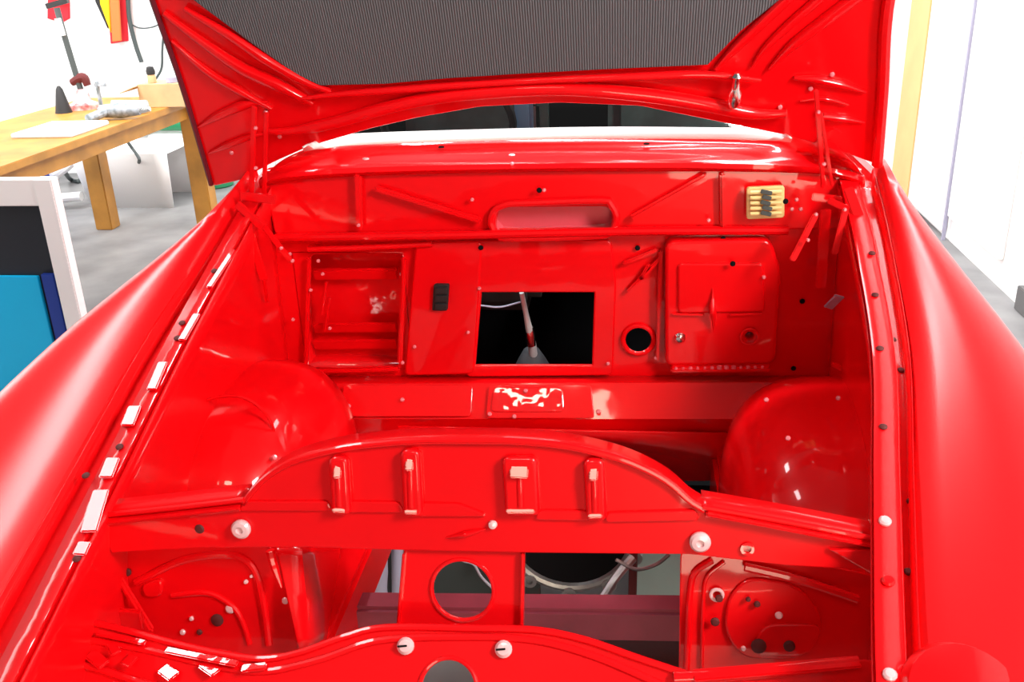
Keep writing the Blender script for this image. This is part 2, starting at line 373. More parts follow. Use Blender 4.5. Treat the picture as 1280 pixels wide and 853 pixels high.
# small bolts of the bay, shared mesh
def small_disc(r, h, name, material, p, plane_n, parent):
    return O(name, lathe([(r, 0), (r, h*.5), (r*.7, h), (0, h*1.1)], p, plane_n, 12), material, parent)
SBOLT = mat('bay_bolt', (.85, .22, .26), .2, spec=.6, coat=1)
b0 = small_disc(.0045, .005, 'bolt', SBOLT, at(398, 326, YP(2.1)), (0, -1, 0), fw)
for p, y in (((403, 343), 2.13), ((501, 343), 2.13), ((448, 282), 2.07), ((599, 361), 2.1), ((412, 411), 2.14), ((503, 454), 2.1), ((388, 363), 2.1),
             ((585, 416), 2.1), ((640, 205), 2.07), ((680, 238), 2.08), ((590, 250), 2.08), ((886, 276), 2.07), ((955, 347), 2.06), ((760, 455), 2.1), ((820, 448), 2.1), ((518, 434), 2.1), ((362, 318), 2.1), ((326, 382), 2.1), ((366, 400), 2.1)):
    copy(b0, at(*p, YP(y)), fw)
h0 = small_disc(.006, .003, 'screw_hole', DARK, at(797, 310, YP(2.113)), (0, -1, 0), fw)
for p, y in (((904, 299), 2.09), ((674, 238), 2.076), ((992, 461), 2.115), ((1003, 377), 2.115), ((1046, 447), 2.115), ((601, 310), 2.1), ((982, 252), 2.07), ((916, 330), 2.05)):
    copy(h0, at(*p, YP(y)), fw)
# fuse block
fb = part('fuse_block', plate([(935, 236), (979, 234), (979, 271), (935, 273)], YP(2.07), .012, bev=.003, r=.004), FUSE, label='cream fuse block with dark fuses')
for i in range(5):
    y = 241+i*6.6
    part('fuse', tube([at(938, y, YP(2.056)), at(977, y-1, YP(2.056))], .0042, 8), FUSE, parent=fb)
    part('fuse_clip', bar(at(951+(i % 2)*2, y-2, YP(2.05)), at(965-(i % 3), y+1, YP(2.05)), .009, .004, bev=.001), CABLE, parent=fb)
for p in ((996, 250), (1001, 262), (990, 262)): copy(b0, at(*p, YP(2.07)), fw)
# ---- toe board, gearbox tunnel, lower bulkhead
tb = part('toe_board', loft([[at(362, 470, YP(2.118)), at(1078, 470, YP(2.118))], [at(362, 480, YP(2.08)), at(1078, 478, YP(2.08))], [at(355, 524, YP(2.03)), at(1078, 524, YP(2.03))], [at(350, 532, YP(2.05)), at(1078, 532, YP(2.05))], [at(345, 605, YP(2.13)), at(1078, 600, YP(2.13))]], 12), solid=.004)
TBP = (at(700, 480, YP(2.075)), ((at(0, 480, YP(2.08))-at(0, 524, YP(2.03))).cross(Vector((1, 0, 0)))).normalized())
if TBP[1].y > 0: TBP = (TBP[0], -TBP[1])
part('raised_plate', plate([(612, 482), (738, 482), (742, 522), (608, 522)], TBP, .006, bev=.002, r=.01, off=.006), parent=tb)
part('raised_plate', plate([(618, 485), (702, 486), (704, 514), (614, 514)], TBP, .006, bev=.0025, r=.01, off=.010), PAINT2, parent=tb)
part('raised_plate', plate([(430, 482), (590, 482), (588, 520), (425, 520)], TBP, .004, bev=.0015, r=.01, off=.005), parent=tb)
for p in ((643, 521), (612, 518), (657, 489), (748, 515), (503, 500), (436, 508)):
    small_disc(.0055, .006, 'bolt', SBOLT, at(*p, (TBP[0]-TBP[1]*-.01, TBP[1])), TBP[1], tb)
part('black_slot', plate([(655, 545), (742, 545), (752, 560), (650, 560)], YP(2.075), .004, bev=.001, r=.01), DARK, parent=tb)
ng = part('gearbox_tunnel', loft([[(-.34, 2.06, .64), (-.12, 2.02, .66), (.08, 2.0, .67), (.28, 2.02, .66), (.50, 2.06, .64)], [(-.36, 2.12, .50), (-.12, 2.1, .56), (.08, 2.1, .58), (.28, 2.1, .56), (.52, 2.12, .50)]], 20), solid=.004)
# ---- cabin
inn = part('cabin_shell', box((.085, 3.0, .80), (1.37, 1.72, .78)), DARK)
for f in ():
    pass
# open the cabin box toward the bay (front face removed) and the top
me = inn.data; bm = bmesh.new(); bm.from_mesh(me)
bmesh.ops.delete(bm, geom=[f for f in bm.faces if f.normal.y < -.9 or f.normal.z > .9], context='FACES'); bm.to_mesh(me); bm.free()
part('rear_dark_screen', box((.085, 3.8, 1.45), (1.3, .03, .6)), DARK)  # dark panels added here and at the sides to keep the windscreen dark
for x in (-.57, .74): part('side_dark_screen', box((x, 3.3, 1.38), (.03, 1.0, .40)), DARK)
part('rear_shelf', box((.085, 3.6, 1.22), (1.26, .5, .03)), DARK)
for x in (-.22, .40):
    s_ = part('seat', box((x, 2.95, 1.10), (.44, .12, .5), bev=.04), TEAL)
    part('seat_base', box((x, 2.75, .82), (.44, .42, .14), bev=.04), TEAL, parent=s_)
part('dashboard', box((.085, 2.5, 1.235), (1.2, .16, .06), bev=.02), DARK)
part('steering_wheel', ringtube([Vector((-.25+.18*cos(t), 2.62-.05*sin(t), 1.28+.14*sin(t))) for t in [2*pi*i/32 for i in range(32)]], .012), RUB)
pb = at(655, 148, YP(2.68)); part('dash_cloth', box(pb, (.05, .04, .12), bev=.01), PBLUE, label='blue object behind the windscreen')
pb = at(608, 150, YP(2.7)); part('dash_paper', box(pb+Vector((.12, 0, 0)), (.06, .02, .09), bev=.01), STEEL)
# gear lever and cord seen through the heater opening
gl_ = part('gear_lever', tube([at(652, 366, YP(2.22)), at(658, 395, YP(2.24)), at(664, 425, YP(2.26)), at(667, 450, YP(2.28))], [.006, .007, .011, .012], 12), mat('lever_metal', (.7, .7, .72), .3, .3), label='bare metal gear lever')
part('lever_boot', lathe([(.065, 0), (.05, .03), (.035, .06), (.02, .085), (.012, .09)], at(666, 474, YP(2.29)), (-.02, 0, 1)), mat('boot_grey', (.05, .05, .06), .7), parent=gl_, label='dark rubber boot')
part('lever_collar', lathe([(.012, 0), (.013, .03), (.010, .05)], at(664, 432, YP(2.255)), (-.05, 0, 1)), CHR, parent=gl_)
part('cord', tube([at(600, 382, YP(2.17)), at(625, 384, YP(2.18)), at(650, 378, YP(2.22))], .0022, 6), mat('cord_lilac', (.45, .45, .6), .6), label='thin pale cord')
# ---- cowl and windscreen
lip = [(325, 232), (345, 222), (450, 214), (600, 210), (750, 208), (900, 208), (1030, 212), (1078, 226)]
r0 = [at(x, y+5, YP(2.085)) for x, y in lip]; r1 = [at(x, y-1, YP(2.075)) for x, y in lip]
r2 = [at(x, y-7, YP(2.10)) for x, y in lip]
bk = [(360, 196), (400, 192), (500, 187), (600, 184), (750, 180), (900, 180), (985, 183), (1060, 196)]
r3 = [at(x, y, ZP(1.30)) for x, y in bk]
fr = [(400, 178), (440, 171), (540, 168), (600, 166), (750, 163), (900, 164), (965, 166), (1040, 176)]
r4 = [at(x, y, ZP(1.325)) for x, y in fr]
cw = part('cowl', loft([r0, r1, r2, [(a+b)/2+Vector((0, 0, .004)) for a, b in zip(r2, r3)], r3, r4], 40, 16), solid=.003)
part('cowl_seam', tube([p+Vector((0, .02, .006)) for p in r2], .004, 8, 60), parent=cw)
glare = [(380, 192), (405, 184), (450, 179), (600, 174), (750, 171), (900, 172), (965, 174), (988, 181)]  # white strip in place of the bright reflection on the red cowl
wt = part('cowl_glare_strip', loft([[at(x, y+(5.5 if 0 < i < 7 else 1), ZP(1.312))+Vector((0, 0, .006)) for i, (x, y) in enumerate(glare)],
      [at(x, y-(1 if 0 < i < 7 else 0), ZP(1.322))+Vector((0, 0, .010)) for i, (x, y) in enumerate(glare)],
      [at(x, y-(8 if 0 < i < 7 else 2), ZP(1.330))+Vector((0, 0, .008)) for i, (x, y) in enumerate(glare)]], 40, 8), GLAREW, solid=.004, label='white strip painted as the reflection along the cowl')
for p in ((552, 190), (808, 186), (458, 205), (640, 200)):
    small_disc(.007, .003, 'screw_hole', DARK if p[1] < 200 else BOLT, at(*p, ZP(1.295))+Vector((0, 0, .010)), (0, 0, 1), cw)
gls = [at(x, y-1, ZP(1.325)) for x, y in fr]
gt = [Vector((-.50+.02, 2.75, 1.62)), Vector((-.3, 2.70, 1.66)), Vector((.08, 2.68, 1.68)), Vector((.46, 2.70, 1.66)), Vector((.64, 2.75, 1.62))]
part('windscreen', loft([gls, gt], 20), GLASS)
part('roof', loft([gt, [Vector((-.48, 3.3, 1.68)), Vector((.08, 3.3, 1.76)), Vector((.64, 3.3, 1.68))], [Vector((-.5, 3.9, 1.5)), Vector((.08, 3.95, 1.55)), Vector((.66, 3.9, 1.5))]], 16, 10), solid=.02)
part('windscreen_pillar', tube([gls[0], gt[0]], .025, 8)); part('windscreen_pillar', tube([gls[-1], gt[-1]], .025, 8))
# ---- wings (fenders), rails, inner wings
def fender(name, inner, outer, sgn):
    rows = [[], [], [], [], [], [], []]
    for (y, xi), (_, xo) in zip(inner, outer):
        z = railz(y); w = xo-xi
        for r, (fx, dx, dz) in zip(rows, ((0, 0, -.035), (0, 0, -.004), (.15, 0, .012), (.55, 0, .022), (1, 0, .0), (1, .035*sgn, -.10), (1, .04*sgn, -.48))):
            r.append(Vector((xi+w*fx+dx, y, z+dz)))
    return part(name, loft(rows, 40, 40), PAINTW, solid=.003)
YS = [2.14, 2.0, 1.88, 1.58, 1.3, 1.0, .78]
lf = fender('front_wing', list(zip(YS, [-.615, -.628, -.637, -.655, -.652, -.65, -.645])), list(zip(YS, [-.635, -.66, -.70, -.83, -.90, -.93, -.90])), -1)
rf = fender('front_wing', list(zip(YS, [.772, .765, .757, .728, .675, .62, .60])), list(zip(YS, [.80, .82, .845, .91, .94, .92, .88])), 1)
def rail(name, xs, sgn, wid, fxs):
    """inner seal flange, then the gutter beside it up to the wing"""
    rows = [[], [], []]; g_ = [[], [], [], []]
    for y, x, xf in zip(YS, xs, fxs):
        z = railz(y)
        rows[0].append(Vector((x, y, z-.012))); rows[1].append(Vector((x+.001*sgn, y, z))); rows[2].append(Vector((x+wid*sgn, y, z+.002)))
        g_[0].append(Vector((x+wid*sgn, y, z+.002))); g_[1].append(Vector((x+(wid+.006)*sgn, y, z-.030)))
        g_[2].append(Vector((xf-.006*sgn, y, z-.034))); g_[3].append(Vector((xf, y, z-.004)))
    a_ = part(name, loft(rows, 40), PAINT2 if sgn < 0 else PAINT, solid=.002)
    part('gutter', loft(g_, 40), parent=a_, solid=.002)
    return a_
LX = [-.572, -.575, -.576, -.577, -.570, -.562, -.56]; RX = [.692, .690, .686, .664, .615, .562, .535]
lr = rail('wing_rail', LX, -1, .034, [-.615, -.628, -.637, -.655, -.652, -.65, -.645])
rr = rail('wing_rail', RX, 1, .036, [.772, .765, .757, .728, .675, .62, .60])
RN = Vector(RP[1])
for p in ((268, 340), (228, 405), (120, 632), (108, 596), (222, 424), (150, 560), (97, 700), (100, 478)):
    small_disc(.0065, .003, 'rail_hole', RUST, at(*p, RP)+RN*.002, RN, lr)
for p in ((1090, 318), (1094, 370), (1100, 437), (1104, 535)):
    small_disc(.0065, .003, 'rail_hole', RUST, at(*p, RP)+RN*.002, RN, rr)
for p, m_ in (((1106, 653), BOLT), ((1110, 728), PAINT), ((1112, 845), BOLT)):
    small_disc(.009, .006, 'rail_bolt', m_, at(*p, RP)+RN*.001, RN, rr)
for p in ((1120, 410), (1130, 448), (1143, 612), (1140, 700)):
    small_disc(.006, .004, 'gutter_hole', RUST, at(*p, RP)-RN*.029, RN, rr)
def facing(p, l):                                        # tilt that throws a lamp's glint into the camera
    return ((CAM-p).normalized()+(Vector(l)-p).normalized()).normalized()
# highlight pieces added along the left rail, tilted to glint into the camera
for a0, b0, w in (((293, 315), (262, 362), .010), ((247, 395), (228, 428), .012), ((205, 455), (190, 490), .014), ((170, 510), (160, 535), .018), ((143, 575), (133, 600), .018), ((128, 615), (112, 668), .02), ((108, 680), (100, 697), .016)):
    A, B = at(*a0, RP)+RN*.004, at(*b0, RP)+RN*.004
    part('flange_glint', bar(A, B, w*1.25, .006, n=facing((A+B)/2, (-1.5, 2.2, 3.3)), bev=.002), PAINT, parent=lr)
def inner_wing(xs, sgn):
    rows = [[], [], [], []]
    for y, x in zip(YS, xs):
        z = railz(y)
        for r, (dx, zz) in zip(rows, ((0, z-.011), (.002*sgn, z-.03), (.02*sgn, z-.2), (.03*sgn, .42))): r.append(Vector((x+dx, y, zz)))
    return part('inner_wing', loft(rows, 30, 12), solid=.003)
li = inner_wing(LX, -1); ri = inner_wing(RX, 1)
def dome(c, r, e, name, n=40, m=24):
    bm = bmesh.new(); rings = []
    sp = lambda v, k: math.copysign(abs(v)**k, v)
    for i in range(m+1):
        ph = -pi/2*.6 + (pi/2+pi/2*.6)*i/m
        rings.append([bm.verts.new((c[0]+r[0]*sp(cos(ph), e)*sp(cos(t), e), c[1]+r[1]*sp(cos(ph), e)*sp(sin(t), e), c[2]+r[2]*sp(sin(ph), e))) for t in [2*pi*j/n for j in range(n)]])
    for i in range(m):
        for j in range(n): bm.faces.new((rings[i][j], rings[i][(j+1) % n], rings[i+1][(j+1) % n], rings[i+1][j]))
    bmesh.ops.remove_doubles(bm, verts=bm.verts, dist=1e-4)
    bmesh.ops.recalc_face_normals(bm, faces=bm.faces)
    return part(name, bm, solid=0, ang=80)
ld = dome((-.57, 1.80, .58), (.20, .33, .295), .8, 'wheel_arch')
rd = dome((.72, 1.79, .52), (.27, .34, .32), .62, 'wheel_arch')
arc = [(232, 520), (260, 500), (300, 496), (330, 515), (345, 545), (348, 570)]
part('arch_seam', tube([at(x, y, YP(1.66)) for x, y in arc], .003, 6), parent=ld)
small_disc(.006, .006, 'bolt', SBOLT, at(343, 572, YP(1.6)), (.5, -.7, .4), ld)
for p, y in (((985, 548), 1.50), ((958, 500), 1.62), ((1048, 498), 1.6)):
    small_disc(.0045, .005, 'bolt', SBOLT, at(*p, YP(y)), (-.3, -.8, .4), rd)
# clips on the inner wings
part('wing_bracket', bar(at(1035, 385, YP(2.0)), at(1050, 370, YP(1.96)), .02, .004), LAV, label='pale tab on the shaded inner wing')
part('wing_bracket', bar(at(1040, 455, YP(1.98)), at(1056, 463, YP(1.98)), .01, .01))
small_disc(.010, .006, 'wing_grommet', RUB, at(1046, 446, YP(2.09)), (0, -1, 0), ri)
# ---- bonnet
HN = Vector(HP[1]).normalized(); _, HU, HV, _n = frame(HP)
hout = [(265, 232), (230, 110), (190, 0), (140, -150), (170, -330), (330, -420), (980, -430), (1120, -350), (1150, -150), (1115, 0), (1108, 110), (1100, 205),
        (1085, 200), (1050, 187), (985, 168), (900, 151), (800, 131), (700, 127), (600, 132), (520, 146), (460, 160), (385, 182), (340, 202), (300, 224)]
bon = part('bonnet', plate(hout, HP, .012, bev=.004, r=.012), label='red bonnet, raised, underside to the viewer')
edge = [at(x, y, HP)+HN*.006 for x, y in [(265, 229), (230, 110), (192, 0), (142, -150)]]
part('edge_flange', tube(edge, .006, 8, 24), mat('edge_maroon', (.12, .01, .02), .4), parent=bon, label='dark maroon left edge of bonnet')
part('edge_flange', tube([at(x, y, HP)+HN*.008 for x, y in [(1096, 203), (1103, 110), (1110, 0), (1144, -150)]], .012, 8, 24), parent=bon)
pad = [(400, 106), (370, 92), (310, 50), (250, 5), (150, -70), (170, -300), (340, -390), (970, -400), (1105, -320), (1120, -130), (972, 0), (925, 38), (884, 80), (750, 86), (640, 92), (560, 97), (480, 104)]
part('insulation_pad', plate(pad, HP, .012, bev=.003, off=.014), PAD, parent=bon, label='dark grey woven insulation pad')
def hrib(pts, r, flat=.7, off=.004, k=None, name='pressed_rib', m_=PAINT):
    return part(name, tube([at(x, y, HP)+HN*off for x, y in pts], r, 12, k or 24, flat), m_, parent=bon)
hrib([(338, 160), (365, 160), (420, 149), (480, 132), (540, 119), (600, 112), (700, 107), (800, 114), (880, 126), (940, 138), (982, 138)], [.006, .013, .014, .014, .014, .014, .014, .015, .015, .015, .008], 1, .012, 60)
hrib([(380, 118), (420, 113), (500, 107), (580, 101), (680, 95), (780, 91), (880, 88), (950, 95)], [.004, .008, .008, .007, .007, .008, .009, .004], 1, .016, 50)
hrib([(205, 15), (250, 48), (300, 82), (350, 105), (392, 128)], [.008, .014, .02, .022, .012], .7, .004)
hrib([(232, 8), (290, 42), (340, 75), (385, 100), (415, 112)], [.006, .012, .016, .014, .008], .8, .008)
hrib([(215, 50), (260, 88), (300, 112), (340, 135)], [.004, .010, .012, .005], .8, .004)
hrib([(248, 158), (270, 145), (305, 130), (335, 126)], [.003, .012, .014, .004], .8, .004)
hrib([(262, 190), (285, 180), (312, 170), (330, 166)], [.003, .010, .010, .004], .8, .004)
hrib([(985, -5), (950, 28), (915, 62), (895, 84)], [.016, .016, .015, .008], .7, .006)
hrib([(1025, -5), (985, 30), (955, 60), (940, 82)], [.012, .012, .010, .004], .8, .006)
hrib([(1075, -10), (1035, 20), (990, 55), (962, 84)], [.016, .016, .014, .005], .8, .006)
hrib([(992, 96), (1020, 98), (1050, 104), (1082, 114)], [.005, .011, .011, .003], .8, .004)
hrib([(1028, 144), (1055, 147), (1080, 152)], [.010, .010, .003], .8, .004)
hrib([(1000, 125), (1030, 122), (1060, 130)], [.003, .007, .003], .8, .004)
la = part('bonnet_latch', lathe([(.010, 0), (.013, .01), (.014, .03), (.009, .04), (.007, .06), (.010, .068), (.004, .075)], at(916, 122, HP)+HN*.03, HV), CHR, label='chrome latch pin on the bonnet crossbar')
bp_ = []
for p in ((333, 139), (350, 170), (1013, 110), (1022, 140), (720, 99), (737, 99), (975, 133), (1040, 92), (290, 190)):
    small_disc(.005, .004, 'bolt', SBOLT, at(*p, HP)+HN*.002, HN, bon)
# ---- hinges
def hinge(side, segs, name='bonnet_hinge'):
    e_ = None
    for i, (a0, ya, b0, yb, w) in enumerate(segs):
        m_ = bar(at(*a0, YP(ya)), at(*b0, YP(yb)), w, .006, bev=.002)
        if e_ is None: e_ = part(name, m_)
        else: part('hinge_link', m_, parent=e_)
    return e_
hl = hinge(-1, [((318, 132), 1.98, (314, 250), 2.02, .012), ((333, 140), 2.0, (330, 250), 2.04, .010), ((300, 245), 2.0, (345, 250), 2.0, .02), ((326, 278), 1.98, (366, 330), 1.96, .013), ((304, 262), 1.98, (330, 350), 1.98, .02), ((296, 255), 1.97, (330, 285), 1.96, .02), ((330, 348), 1.98, (334, 378), 2.0, .008)])
hr_ = hinge(1, [((1020, 112), 1.98, (1029, 235), 2.02, .009), ((1026, 140), 2.0, (1040, 232), 2.02, .007), ((1015, 246), 2.0, (1052, 250), 2.0, .016), ((1020, 268), 1.98, (990, 326), 1.96, .013), ((1057, 262), 1.96, (1043, 318), 1.94, .013), ((1035, 250), 1.98, (1060, 262), 1.96, .014), ((1032, 262), 2.0, (1026, 360), 2.02, .022), ((1060, 235), 1.98, (1075, 275), 1.96, .02)])
for p in ((320, 160), (320, 210), (352, 310), (366, 326)): small_disc(.004, .006, 'pivot', SBOLT, at(*p, YP(1.96)), (0, -1, 0), hl)
for p in ((1020, 268), (1056, 262), (1023, 140), (1030, 205), (1010, 300)): small_disc(.004, .006, 'pivot', SBOLT, at(*p, YP(1.95)), (0, -1, 0), hr_)
# ---- front crossmember with arched top
FP = ((0, 1.22, .9), (0, -.985, .174))
arch = [(305, 628), (325, 604), (350, 585), (380, 572), (430, 560), (480, 554), (530, 551), (600, 551), (650, 552), (710, 558), (770, 572), (810, 588), (840, 606), (862, 626), (880, 637)]
fx = part('front_crossmember', plate([(122, 648)]+arch+[(980, 655), (1095, 676), (1092, 712), (985, 706), (862, 692), (655, 690), (505, 687), (380, 683), (250, 684), (140, 690)], FP, .01, bev=.002))
FN = Vector(FP[1])
def fpt(x, y, off=0): return at(x, y, (Vector(FP[0])+FN*off, FN))
# folded lip running back from the top edge
lp = [fpt(x, y, .002) for x, y in arch]
part('top_lip', loft([[p+FN*.006+Vector((0, 0, -.004)) for p in lp], [p+Vector((0, 0, .004)) for p in lp], [p+Vector((0, .03, .006)) for p in lp]], 60), parent=fx, solid=.003)
part('top_lip', tube(lp, .005, 8, 80), parent=fx)
for pts in ([(122, 645), (210, 636), (305, 625)], [(125, 655), (215, 645), (300, 636)], [(878, 634), (980, 652), (1093, 674)], [(882, 643), (980, 660), (1092, 682)]):
    part('wing_lip_or_glint', tube([fpt(x, y, .004) for x, y in pts], .0045, 8, 20), parent=fx)
lw = [fpt(x, y) for x, y in [(122, 645), (210, 636), (305, 625)]]; rw = [fpt(x, y) for x, y in [(878, 634), (980, 652), (1093, 674)]]
for q in (lw, rw): part('lip_shelf', loft([q, [p+Vector((0, .035, .008)) for p in q]], 16), parent=fx, solid=.003)
for (x, y0, y1, w) in ((424, 577, 641, 15), (514, 568, 643, 15), (651, 577, 642, 34), (744, 580, 648, 16)):
    h = w/2; sk = 2
    pr = part('pressed_rib', plate([(x-h-sk, y0), (x+h-sk, y0), (x+h+sk, y1), (x-h+sk, y1)], FP, .016, bev=.006, r=.006, off=.014), parent=fx)
    part('rib_crown', tube([fpt(x-sk, y0+6, .010), fpt(x-sk+1, y0+22, .012), fpt(x, y1-8, .012)], [.005, .0062, .006], 12, flat=.7), parent=pr)
    part('rib_foot_glint', fbar(fpt(x-h-1, y1-3, .014), fpt(x+h+1, y1-3, .014), .008, .004, facing(fpt(x, y1), (-0.25, -.6, 3.3))), parent=pr)  # facets at foot and shoulder tilted to the lamp for rib highlights
    part('rib_shoulder_glint', fbar(fpt(x-sk, y0+4, .015), fpt(x-sk, y0+22, .017), w*.0008, .004, facing(fpt(x, y0), (-0.25, -.6, 3.3))), parent=pr)
for pts in ([(306, 629), (409, 629), (412, 638), (300, 638)], [(434, 629), (497, 630), (503, 640), (430, 640)], [(524, 631), (572, 632), (606, 645), (520, 645)], [(675, 640), (732, 641), (735, 650), (670, 649)], [(760, 643), (868, 640), (872, 650), (758, 652)]):
    part('pressed_panel', plate(pts, FP, .006, bev=.0025, r=.005, off=.005), parent=fx)
part('boss', lathe([(.007, 0), (.006, .004), (0, .006)], fpt(616, 656, .002), FN), BOLT, parent=fx)
part('pressed_lens', tube([fpt(558, 672, .0), fpt(585, 667, .004), fpt(608, 661, .0)], [.002, .007, .002], 10, flat=.6), PAINT, parent=fx)
for p in ((302, 661), (875, 677)):
    part('cap_bolt', lathe([(.0155, 0), (.0155, .005), (.012, .009), (.006, .010), (.005, .006), (0, .006)], fpt(*p, .002), FN), BOLT, parent=fx, label='pale dished cap bolt')
small_disc(.008, .004, 'bolt_hole', RUST, fpt(250, 661, -.002), FN, fx); part('bolt_hole', lathe([(.010, 0), (.010, .003), (.006, .003), (.006, .0)], fpt(934, 686, .001), FN), PAINT2, parent=fx)
part('end_gusset', plate([(1045, 690), (1092, 690), (1090, 716), (1062, 700)], FP, .012, bev=.003, off=.008), PAINT2, parent=fx)
q0, q1 = fpt(884, 641, .006), fpt(1090, 680, .006)
part('wing_lip_or_glint', bar(q0, q1, .016, .004, n=facing((q0+q1)/2, (1.15, 3.5, 3.3)), bev=.0012), parent=fx)  # bar added over the lip, tilted to carry its highlight
q0, q1 = fpt(130, 652, .006), fpt(300, 634, .006)
part('wing_lip_or_glint', bar(q0, q1, .012, .004, n=facing((q0+q1)/2, (-1.5, 3.0, 3.3)), bev=.0012), parent=fx)  # left lip's highlight bar, tilted the same way
# ---- centre column with round hole
CP = ((0, 1.226, .87), (0, -.96, .28))
co = part('centre_column', plate([(508, 672), (655, 674), (652, 720), (650, 792), (497, 786), (503, 720)], CP, .006, [('c', (578, 738), .048)], bev=.002))
part('hole_lip', ringtube(ellp(578, 738, CP, .049, 40), .0035), parent=co)
part('column_flange', bar(at(654, 690, CP), at(652, 790, CP), .006, .02, n=CP[1], bev=.002), parent=co)
part('column_flange', bar(at(506, 690, CP), at(498, 786, CP), .004, .02, n=CP[1], bev=.002), parent=co)
# ---- baffles either side of the openings
BP = ((0, 1.27, .8), (0, -.97, .22))
bl = part('left_baffle', plate([(118, 655), (330, 680), (352, 700), (366, 760), (374, 830), (90, 830), (95, 735)], BP, .005, bev=.002, r=.02))
part('pressed_arch', tube([at(x, y, BP) for x, y in [(170, 728), (230, 700), (290, 694), (318, 712), (330, 760), (336, 806)]], .007, 10, 30), parent=bl)
part('pressed_arch', tube([at(x, y, BP) for x, y in [(215, 745), (260, 742), (290, 758), (304, 780), (312, 806)]], .005, 10, 30), parent=bl)
part('pressed_boss', plate([(178, 734), (200, 725), (200, 745), (182, 746)], BP, .008, bev=.003, r=.01, off=.006), parent=bl)
for p, r_, m_ in (((160, 715), .007, RUST), ((272, 775), .011, RUST), ((288, 761), .008, BOLT), ((240, 773), .004, BOLT), ((229, 790), .005, BOLT), ((308, 727), .004, BOLT), ((315, 720), .003, BOLT), ((250, 790), .005, RUST)):
    small_disc(r_, .004, 'baffle_hole' if m_ is RUST else 'bolt', m_, at(*p, BP)+Vector(BP[1])*.001, BP[1], bl)
# crinkled triangular brace at the left end and duct hole
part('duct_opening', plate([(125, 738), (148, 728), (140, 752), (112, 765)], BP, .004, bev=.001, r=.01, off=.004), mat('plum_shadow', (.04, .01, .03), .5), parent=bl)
part('crinkled_brace', bar(at(146, 718, YP(1.245)), at(190, 790, YP(1.22)), .012, .012, bev=.004), PAINT2, parent=bl)
part('crinkled_brace', bar(at(114, 690, YP(1.235)), at(102, 770, YP(1.17)), .010, .012, bev=.004), PAINT2, parent=bl)
part('crumpled_seal', bar(at(122, 770, YP(1.22)), at(180, 775, YP(1.22)), .04, .01, bev=.004), PAINT2, parent=bl)
# leg of the left chassis rail next to baffle
lg = part('chassis_leg', loft([[at(345, 686, YP(1.27)), at(372, 810, YP(1.2))], [at(375, 684, YP(1.3)), at(385, 810, YP(1.22))], [at(412, 684, YP(1.55)), at(402, 800, YP(1.3))], [at(452, 684, YP(1.95)), at(410, 800, YP(1.5))]], 12, 16), solid=.004)
small_disc(.007, .008, 'bolt', BOLT, at(358, 749, YP(1.26)), (0, -1, 0), lg); 
part('folded_edge', tube([at(338, 688, YP(1.255)), at(342, 705, YP(1.25)), at(352, 735, YP(1.235))], [.008, .007, .002], 8), PAINT, parent=lg)
part('chassis_rail', box((-.33, 1.68, .50), (.09, .9, .12), bev=.01)); part('chassis_rail', box((.50, 1.68, .50), (.09, .9, .12), bev=.01))
brp = part('right_baffle', plate([(852, 690), (985, 700), (1096, 722), (1100, 840), (850, 845)], BP, .005, bev=.002, r=.01))
part('baffle_flange', tube([at(x, y, BP)+Vector(BP[1])*.004 for x, y in [(890, 700), (868, 716), (862, 745), (860, 790), (858, 838)]], .005, 10, 24), parent=brp)
part('baffle_flange', tube([at(x, y, BP)+Vector(BP[1])*.004 for x, y in [(905, 702), (884, 720), (879, 750), (877, 838)]], .003, 10, 24), parent=brp)
part('pressed_dish', plate([(935, 725), (1000, 735), (1030, 780), (1005, 822), (930, 822), (908, 790), (912, 750)], BP, .008, bev=.004, r=.03, off=.007), parent=brp)
part('pressed_dish', plate([(955, 783), (1028, 783), (1012, 818), (940, 820)], BP, .006, bev=.003, r=.02, off=.012), PAINT2, parent=brp)
for p, r_, m_ in (((893, 773), .007, RUST), ((947, 803), .012, RUST), ((985, 803), .009, RUST), ((945, 751), .005, RUST), ((934, 745), .004, RUST), ((898, 744), .006, RUST), ((928, 806), .004, BOLT), ((972, 765), .006, BOLT)):
    small_disc(r_, .005, 'baffle_hole' if m_ is RUST else 'bolt', m_, at(*p, BP)+Vector(BP[1])*.012, BP[1], brp)
part('weld_nut', ringtube(ellp(896, 744, BP, .009, 16, .006), .003), BOLT, parent=brp)
part('channel', tube([at(x, y, BP)+Vector(BP[1])*.012 for x, y in [(930, 705), (1000, 722), (1070, 745)]], .007, 8, 16), parent=brp)
# ---- lower front panel
LP = ((0, 1.13, .745), (0, -.75, .66))
low = part('lower_front_panel', plate([(76, 792), (104, 774), (160, 787), (240, 808), (320, 822), (370, 816), (430, 796), (482, 783), (590, 784), (668, 786), (730, 798), (800, 822), (862, 843), (960, 838), (1085, 826), (1125, 845), (1130, 960), (60, 960)],
    LP, .008, [('c', (560, 861), .042)], bev=.002, r=.006))
LN = Vector(LP[1]).normalized()
part('hole_lip', ringtube(ellp(560, 861, LP, .043, 40), .0035), parent=low)
def lpt(x, y, off=.002): return at(x, y, LP)+LN*off
part('panel_lip', tube([lpt(x, y) for x, y in [(106, 776), (160, 789), (240, 810), (320, 824), (372, 817), (430, 797), (482, 785), (590, 786), (668, 788), (730, 800), (800, 824), (860, 844)]], .0055, 8, 90), parent=low)
part('panel_lip', tube([lpt(x, y, .006) for x, y in [(842, 848), (900, 845), (980, 838), (1072, 828)]], .009, 12, 20), PAINT, parent=low)
part('pressed_step', tube([lpt(x, y, .0) for x, y in [(110, 800), (180, 812), (270, 833), (330, 840), (400, 825), (470, 802), (560, 797), (660, 800), (740, 820), (830, 858)]], .006, 8, 60), parent=low)
